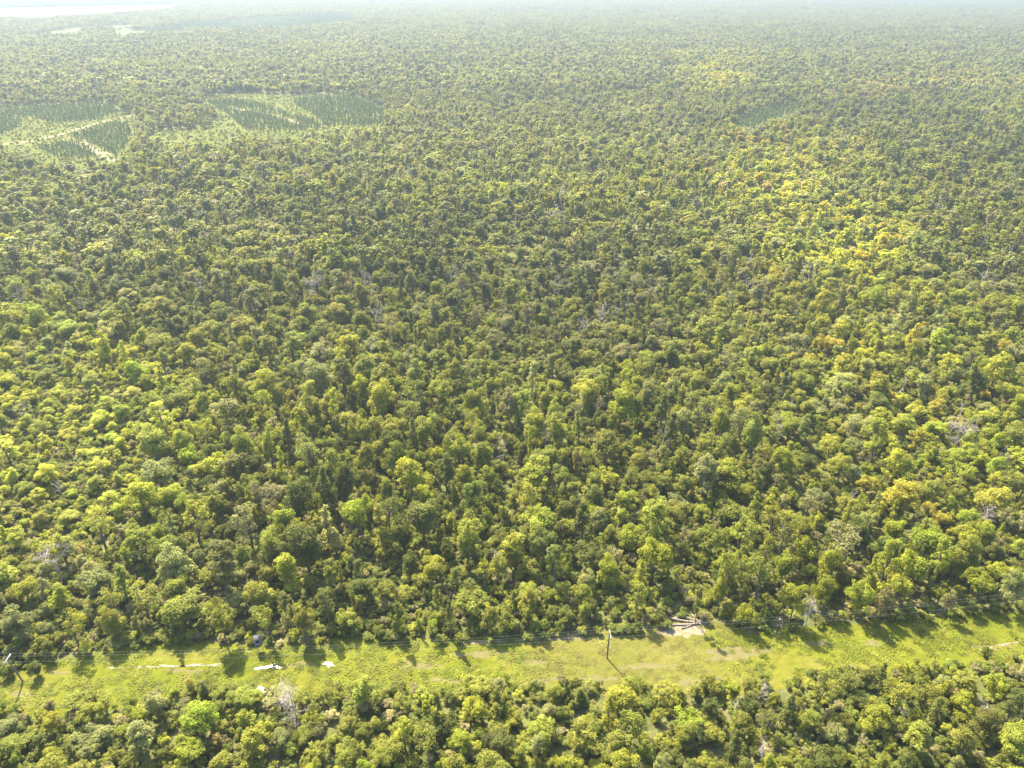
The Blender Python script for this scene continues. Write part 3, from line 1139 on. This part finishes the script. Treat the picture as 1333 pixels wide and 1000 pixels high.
# ------------------------------------------------------------------ undergrowth between the near trees
gx, gy = np.meshgrid(np.arange(-260, 260, 1.65), np.arange(70, 345, 1.65))
X = gx.ravel() + rng.uniform(-0.9, 0.9, gx.size)
Y = gy.ravel() + rng.uniform(-0.9, 0.9, gx.size)
m = frustum_mask(X, Y, 70, 345, 1.05)
X, Y = X[m], Y[m]
a, b = proj(X, Y)
strip = (b > FAR_EDGE(a) - 1 + 2.5 * slow(X, Y, 5.0, 4) + rng.normal(0, 1.5, len(a))) & (b < NEAR_EDGE(a) - 6 + 6 * slow(X, Y, 6.0, 5) + rng.normal(0, 4, len(a)))
gap = np.zeros(len(a), bool)
for cx, cy_, rx, ry in ((893, 818, 26, 13), (335, 815, 5, 24)):
    gap |= ((a - cx) / rx) ** 2 + ((b - cy_) / ry) ** 2 < 1
keep = ~strip & ~gap & (rng.random(len(a)) < 0.9)
X, Y, a, b = X[keep], Y[keep], a[keep], b[keep]
n = len(X)
bushy0 = [l[0] for l in LIB[0][1][FORMS.index('bushy')]]
s_ = rng.uniform(0.2, 0.5, n)
uc = np.array([(0.24, 0.255, 0.05), (0.20, 0.235, 0.04), (0.32, 0.33, 0.045), (0.31, 0.28, 0.13)])[rng.choice(4, n, p=[0.4, 0.25, 0.2, 0.15])] * np.exp(rng.normal(0, 0.18, (n, 1)))
tag(scatter('undergrowth', X, Y, np.zeros(n), np.array(bushy0)[rng.integers(0, len(bushy0), n)], rots(n, 0.1), np.stack([s_, s_, s_ * rng.uniform(0.5, 1.3, n)], axis=1), uc, LIB[0][0]),
    'low brush and saplings between the trees', None, None, 'stuff')

# grass tufts on the strip
def grass_library():
    col = bpy.data.collections.new('grass_tufts')
    for v in range(4):
        r = np.random.default_rng(700 + v)
        q = Quads()
        n = 70
        P = np.stack([r.normal(0, 0.38, n), r.normal(0, 0.38, n), r.uniform(0.03, 0.3, n)], axis=1)
        N = unit(n, r)
        N[:, 2] = np.abs(N[:, 2]) * 0.8 + 1.1
        q.leaves(leaf_faces(P, N, 0.15, r), 0, np.clip(r.normal(0.5, 0.1, n), 0, 1))
        col.objects.link(bpy.data.objects.new('g_%02d' % v, q.mesh('grass_tuft', [M['leaf']])))
    return col


gx, gy = np.meshgrid(np.arange(-150, 150, 0.62), np.arange(84, 128, 0.62))
X = gx.ravel() + rng.uniform(-0.3, 0.3, gx.size)
Y = gy.ravel() + rng.uniform(-0.3, 0.3, gx.size)
a, b = proj(X, Y)
keep = (b > FAR_EDGE(a) - 4) & (b < NEAR_EDGE(a) + 4) & (a > -80) & (a < 1410)
for cx, cy_, rx, ry, pr in ((893, 822, 26, 12, 0.9), (352, 868.5, 18, 6, 1), (428, 865, 12, 6, 1), (345, 898, 14, 5, 1), (235, 867, 50, 2.5, 0.9), (30, 906, 16, 5, 0.8), *[(*d_, 0.75) for d_ in DRY]):
    keep &= ~((((a - cx) / rx) ** 2 + ((b - cy_) / ry) ** 2 < 1) & (rng.random(len(a)) < pr))
dryk = np.clip(1 - ((X - 24) / 26) ** 2, 0, 1)
keep &= rng.random(len(a)) < (0.4 - 0.26 * dryk) * np.clip(0.5 + 0.6 * slow(X, Y, 4.0, 6), 0.1, 1)
X, Y, dryk = X[keep], Y[keep], dryk[keep]
n = len(X)
wave = 0.5 + 0.5 * np.sin(X * 0.21 + 1.3 * np.sin(Y * 0.3)) * np.sin(Y * 0.55 + X * 0.07)
ga, gb, gc = np.array([0.190, 0.228, 0.017]), np.array([0.260, 0.275, 0.025]), np.array([0.235, 0.205, 0.055])
mixv = np.clip(wave + rng.normal(0, 0.25, n), 0, 1)[:, None]
gcol = ga * (1 - mixv) + gb * mixv
dm = np.clip(dryk * 0.8 + rng.normal(0, 0.2, n), 0, 1)[:, None]
gcol = gcol * (1 - dm) + gc * dm
s_ = rng.uniform(0.7, 1.5, n)
tag(scatter('grass', X, Y, np.full(n, 0.03), rng.integers(0, 4, n), rots(n), np.stack([s_, s_, s_ * rng.uniform(0.25, 0.8, n) * (1 - 0.6 * dryk)], axis=1), gcol * np.exp(rng.normal(0, 0.15, (n, 1))), grass_library()),
    'tufty bright grass of the cleared strip', None, None, 'stuff')

# ------------------------------------------------------------------ leafless trees
DEAD = [dead_shape(11, 8.0, 0.8, 0.0, 1.25).mesh('dead_tree', [M['dead']]), dead_shape(12, 10.0, 0.85, 0.25, 1.0).mesh('dead_tree', [M['dead']]),
        dead_shape(13, 7.0, 0.6, 0.1, 0.8).mesh('dead_tree', [M['dead']]), dead_shape(14, 9.0, 0.7, 0.0, 1.0).mesh('dead_tree', [M['dead']])]
dead_list = [
    (385, 938, 0, 1.0, 0.0, 0.0, 'dead_tree', 'big bare grey tree with fine twigs beside the puddle below the grass'),
    (88, 757, 1, 1.05, 3.14, -0.1, 'dead_tree', 'tall leafless grey tree leaning over at the wood\'s left'),
    (632, 742, 2, 0.95, 0.3, 0.35, 'dead_tree', 'broken dead snag leaning in a gap behind the grass'),
    (1047, 815, 3, 0.75, 1.0, 0.0, 'dead_tree', 'grey leafless tree standing at the forest edge past the log pile'),
    (957, 940, 2, 0.6, 2.0, 0.0, 'dead_tree', 'pale grey bare bush below the grass, past the middle pole'),
    (985, 918, 1, 0.45, 0.6, 0.3, 'dead_tree', 'thin pale bare stem leaning over the near edge of the grass'),
    (784, 925, 2, 0.55, 0.2, 0.3, 'dead_tree', 'crooked pale stem directly below the middle utility pole'),
    (1258, 945, 1, 0.55, 0.0, 0.35, 'dead_tree', 'pale leaning snag in the bushes at the lower right'),
    (1195, 955, 3, 0.5, 2.2, 0.9, 'dead_tree', 'fallen whitish branches in the bushes near the bottom right'),
    (990, 985, 0, 0.45, 1.7, 0.0, 'dead_tree', 'small grey leafless tree at the bottom edge of the photo'),
    (1268, 695, 3, 0.85, 0.4, 0.3, 'dead_tree', 'grey leafless tree leaning among golden trees at the right'),
    (1250, 590, 0, 1.2, 0.4, 0.0, 'dead_tree', 'large twiggy grey tree deep in the right of the wood'),
    (1010, 575, 0, 0.9, 2.4, 0.1, 'dead_tree', 'bare grey crown in the middle right of the wood'),
    (948, 560, 2, 1.1, 4.4, 0.0, 'dead_tree', 'pale bare treetop left of another bare crown in the wood'),
    (415, 395, 0, 1.5, 1.4, 0.0, 'dead_tree', 'large pale grey leafless crown far up in the wood'),
    (230, 770, 0, 0.6, 1.9, 0.1, 'dead_tree', 'short brownish leafless tree behind the left forest edge'),
    (470, 690, 3, 0.7, 2.9, 0.4, 'dead_tree', 'pale dead tree in a dark gap of the wood'),
    (880, 806, 3, 0.32, 2.6, 1.35, 'fallen_branch', 'tangled grey branch lying on top of the log pile'),
    (908, 812, 0, 0.30, 0.4, 1.45, 'fallen_branch', 'twiggy grey branch lying on the sand before the log pile'),
    (864, 808, 2, 0.36, 3.4, 1.3, 'fallen_branch', 'bare branch lying at the pole end of the log pile'),
    (530, 488, 0, 1.0, 0.9, 0.0, 'dead_tree', 'pale leafless crown in the centre left of the wood'),
]
for px, py, v, s, rz, tilt, nm, lb in dead_list:
    o = link(nm, DEAD[v], None, g(px, py))
    o.rotation_euler = Euler((0, tilt, rz))
    o.scale = (s, s, s)
    if nm == 'fallen_branch':
        o.location.z = 0.35
        tag(o, lb, 'branch', 'branches heaped on the log pile')
    else:
        tag(o, lb, 'dead tree', 'leafless trees')

# ------------------------------------------------------------------ three dark pointed trees of the near side that stand out
for px, py, d, h, fm, cn, lb in ((571, 950, 3.4, 9.5, 'conical', 'dark green', 'tallest dark pointed conifer on the near side of the grass'),
                                 (648, 928, 2.6, 6.5, 'upright', 'dark green', 'dark upright tree beside the grass between the conifer and middle pole'),
                                 (737, 908, 2.2, 5.0, 'conical', 'dark green', 'small dark pointed tree alone at the near grass edge'),
                                 (50, 880, 2.9, 3.6, 'round', 'dark green', 'small dark round tree beside the leaning utility pole')):
    f = FORMS.index(fm)
    parts = LIB[0][1][f][0][1]
    t = empty('conifer_tree' if fm == 'conical' else 'broadleaf_tree', g(px, py), px * 0.7)
    t.scale = (d / FORM_DIM[fm][0], d / FORM_DIM[fm][0], h / FORM_DIM[fm][1])
    tag(t, lb, 'tree', 'trees on the near side of the grass strip')
    cr = link('crown', parts[0], t)
    cr['tint'] = [v * 0.95 for v in PAL[cn]]
    link('trunk', parts[1], t)

# ------------------------------------------------------------------ logs by the sand
logs = [((856, 801), (919, 811), 0.19, 0.22), ((868, 812), (914, 810), 0.16, 0.2), ((880, 799), (926, 813), 0.14, 0.55), ((887, 816), (909, 808), 0.12, 0.2), ((898, 797), (914, 817), 0.10, 0.8), ((860, 807), (888, 801), 0.12, 0.25)]
log_lb = ['longest pale log, lying at the back of the log pile', 'second long grey log lying in front of the longest', 'grey log laid across the top of the log pile', 'short log at the front of the pile on the sand', 'thin pole slanting across the end of the log pile', 'short dark log at the far end of the log pile']
for (a, b, r_, z_), lb in zip(logs, log_lb):
    r_ *= 1.1
    A, B = Vector(g(a[0], a[1] + 3)), Vector(g(b[0], b[1] + 3))
    q = Quads()
    L = (B - A)
    pts = [Vector((0, 0, 0))] + [L * t + Vector((random.uniform(-.12, .12), random.uniform(-.12, .12), random.uniform(-.05, .12))) for t in (0.25, 0.5, 0.75, 1)]
    q.tube(pts, [r_ * 1.15, r_ * 1.05, r_, r_ * 0.85, r_ * 0.65], 8)
    for t in (0.35, 0.6, 0.85):                                    # branch stubs
        p = L * t
        q.tube([p, p + Vector((random.uniform(-.4, .4), random.uniform(-.7, .7), random.uniform(.3, .8)))], [r_ * 0.4, r_ * 0.15], 5)
    o = link('fallen_log', q.mesh('fallen_log', [M['log']], True), None, (A.x, A.y, z_))
    tag(o, lb, 'log', 'logs piled beside the sand')

# ------------------------------------------------------------------ power line
base_l, base_m = Vector(g(31, 888)), Vector(g(790, 857))
span = base_m - base_l
along = span.normalized()
across = Vector((-along.y, along.x, 0))
line_bend = Vector((math.cos(R(7)), math.sin(R(7)), 0))
base_r = base_m + line_bend * 112.0
base_ll = base_l - along * 100.0
poles = [(base_ll, 7.2, 0.0, 'utility pole standing outside the picture beyond the leaning one'), (base_l, 6.6, -0.22, 'leaning dark utility pole with a pale crossarm at the grass strip\'s left end'),
         (base_m, 6.8, 0.02, 'dark wooden utility pole standing alone in the middle of the grass'), (base_r, 7.4, 0.0, 'utility pole beyond the right end of the grass')]
heads = []
ang = math.atan2(along.y, along.x)
for bpos, hh_, lean, lb in poles:
    t = empty('utility_pole', bpos, ang)
    tag(t, lb, 'utility pole', 'poles carrying the power line')
    top = Vector((lean * hh_, 0, hh_))
    q = Quads()
    q.tube([(0, 0, -0.5), tuple(top * 0.5), tuple(top)], [0.17, 0.145, 0.115], 10)
    link('post', q.mesh('post', [M['pole']], True), t)
    arm_c = top * 0.95
    q = Quads()
    q.box(arm_c + Vector((0.16, 0, 0)), (0.12, 2.3, 0.14))
    link('crossarm', q.mesh('crossarm', [M['arm']]), t)
    q = Quads()
    q.tube([arm_c + Vector((0.16, 0.75, -0.06)), arm_c * 0.9 + Vector((0.1, 0.1, 0))], [0.025, 0.025], 5)
    q.tube([arm_c + Vector((0.16, -0.75, -0.06)), arm_c * 0.9 + Vector((0.1, -0.1, 0))], [0.025, 0.025], 5)
    link('brace', q.mesh('brace', [M['wire']]), t)
    ends = []
    for off in (-1.05, 0.35, 1.05):
        q = Quads()
        c0 = arm_c + Vector((0.16, off, 0.07))
        q.tube([c0, c0 + Vector((0, 0, 0.06)), c0 + Vector((0, 0, 0.07)), c0 + Vector((0, 0, 0.16)), c0 + Vector((0, 0, 0.2))], [0.03, 0.03, 0.07, 0.06, 0.03], 8)
        link('insulator', q.mesh('insulator', [M['porcelain']], True), t)
        ends.append(Matrix.Rotation(ang, 4, 'Z') @ (c0 + Vector((0, 0, 0.2))) + bpos)
    heads.append(ends)
wire_lb = ['thin pale wire of the power line, outer one towards the viewer', 'thin pale middle wire of the power line', 'thin pale wire of the power line, outer one towards the wood']
for w in range(3):
    q = Quads()
    pts = []
    for a, b in zip(heads, heads[1:]):
        A, B = a[w], b[w]
        for j in range(24):
            t = j / 24
            p = A.lerp(B, t)
            p = p + Vector((0, 0, -1.3 * 4 * t * (1 - t)))
            pts.append(p)
    pts.append(heads[-1][w])
    q.tube(pts, [0.007] * len(pts), 5)
    tag(link('power_cable', q.mesh('power_cable', [M['wire']], True)), wire_lb[w], 'power cable', 'wires of the power line')

# ------------------------------------------------------------------ hunting stand under the trees
st = empty('hunting_stand', g(338, 846), R(12))
tag(st, 'small grey box-shaped hunting stand on legs at the shady forest edge', 'hunting stand')
Z0, S = 1.7, 1.15
q = Quads()
t_ = 0.05
q.box((0, S / 2, Z0 + 0.75), (S, t_, 1.5))
q.box((-S / 2, 0, Z0 + 0.75), (t_, S - t_ - 0.01, 1.5))
q.box((S / 2, 0, Z0 + 0.75), (t_, S - t_ - 0.01, 1.5))
q.box((0, -S / 2, Z0 + 0.35), (S, t_, 0.7))
q.box((0, -S / 2, Z0 + 1.38), (S, t_, 0.24))
q.box((-S / 2 + 0.14, -S / 2, Z0 + 0.98), (0.28, t_, 0.555))
q.box((S / 2 - 0.14, -S / 2, Z0 + 0.98), (0.28, t_, 0.555))
link('wall', q.mesh('wall', [M['panel']]), st)
q = Quads()
q.box((0, 0, Z0 - 0.04), (S + 0.06, S + 0.06, 0.07))
link('platform', q.mesh('platform', [M['pole']]), st)
q = Quads()
q.box((0, 0, Z0 + 1.56), (S + 0.3, S + 0.3, 0.06), Matrix.Rotation(R(6), 3, 'X'))
link('roof', q.mesh('roof', [M['roofing']]), st)
for sx_ in (-1, 1):
    for sy_ in (-1, 1):
        q = Quads()
        q.tube([(sx_ * S * 0.55, sy_ * S * 0.55, -0.1), (sx_ * S * 0.46, sy_ * S * 0.46, Z0 - 0.08)], [0.05, 0.05], 6)
        link('leg', q.mesh('leg', [M['pole']]), st)
q = Quads()
for sx_ in (-0.22, 0.22):
    q.tube([(sx_, -S / 2 - 0.6, 0), (sx_, -S / 2 - 0.06, Z0)], [0.03, 0.03], 5)
for j in range(6):
    t = (j + 0.5) / 6
    yy = -S / 2 - 0.6 + 0.54 * t
    q.tube([(-0.22, yy, Z0 * t), (0.22, yy, Z0 * t)], [0.022, 0.022], 5)
link('ladder', q.mesh('ladder', [M['pole']]), st)

# ------------------------------------------------------------------ a far pale house in the wood
hp = Vector(g(1187, 66))
ho = empty('house', (hp.x, hp.y, 0), 0.3)
tag(ho, 'tiny white-roofed house far off in the hazy wood', 'house')
q = Quads()
q.box((0, 0, 4.0), (6.5, 5, 8))
link('wall', q.mesh('wall', [M['white']]), ho)
q = Quads()
q.add([(-3.6, -3, 7.9), (3.6, -3, 7.9), (3.6, 0, 9.7), (-3.6, 0, 9.7), (-3.6, 3, 7.9), (3.6, 3, 7.9)], [(0, 1, 2, 3), (3, 2, 5, 4)])
link('roof', q.mesh('roof', [M['white']]), ho)

# ------------------------------------------------------------------ haze
q = Quads()
q.box((0, 5250, 70.5), (17900, 13400, 143))
k = NT('haze_air')
pv = k.n('ShaderNodeVolumePrincipled')
pv.inputs['Color'].default_value = (0.35, 0.425, 0.505, 1)
pv.inputs['Density'].default_value = 0.00025
pv.inputs['Anisotropy'].default_value = 0.3
k.l(pv.outputs[0], k.out.inputs['Volume'])
hz = link('haze', q.mesh('haze', [k.m]))
tag(hz, kind='stuff')
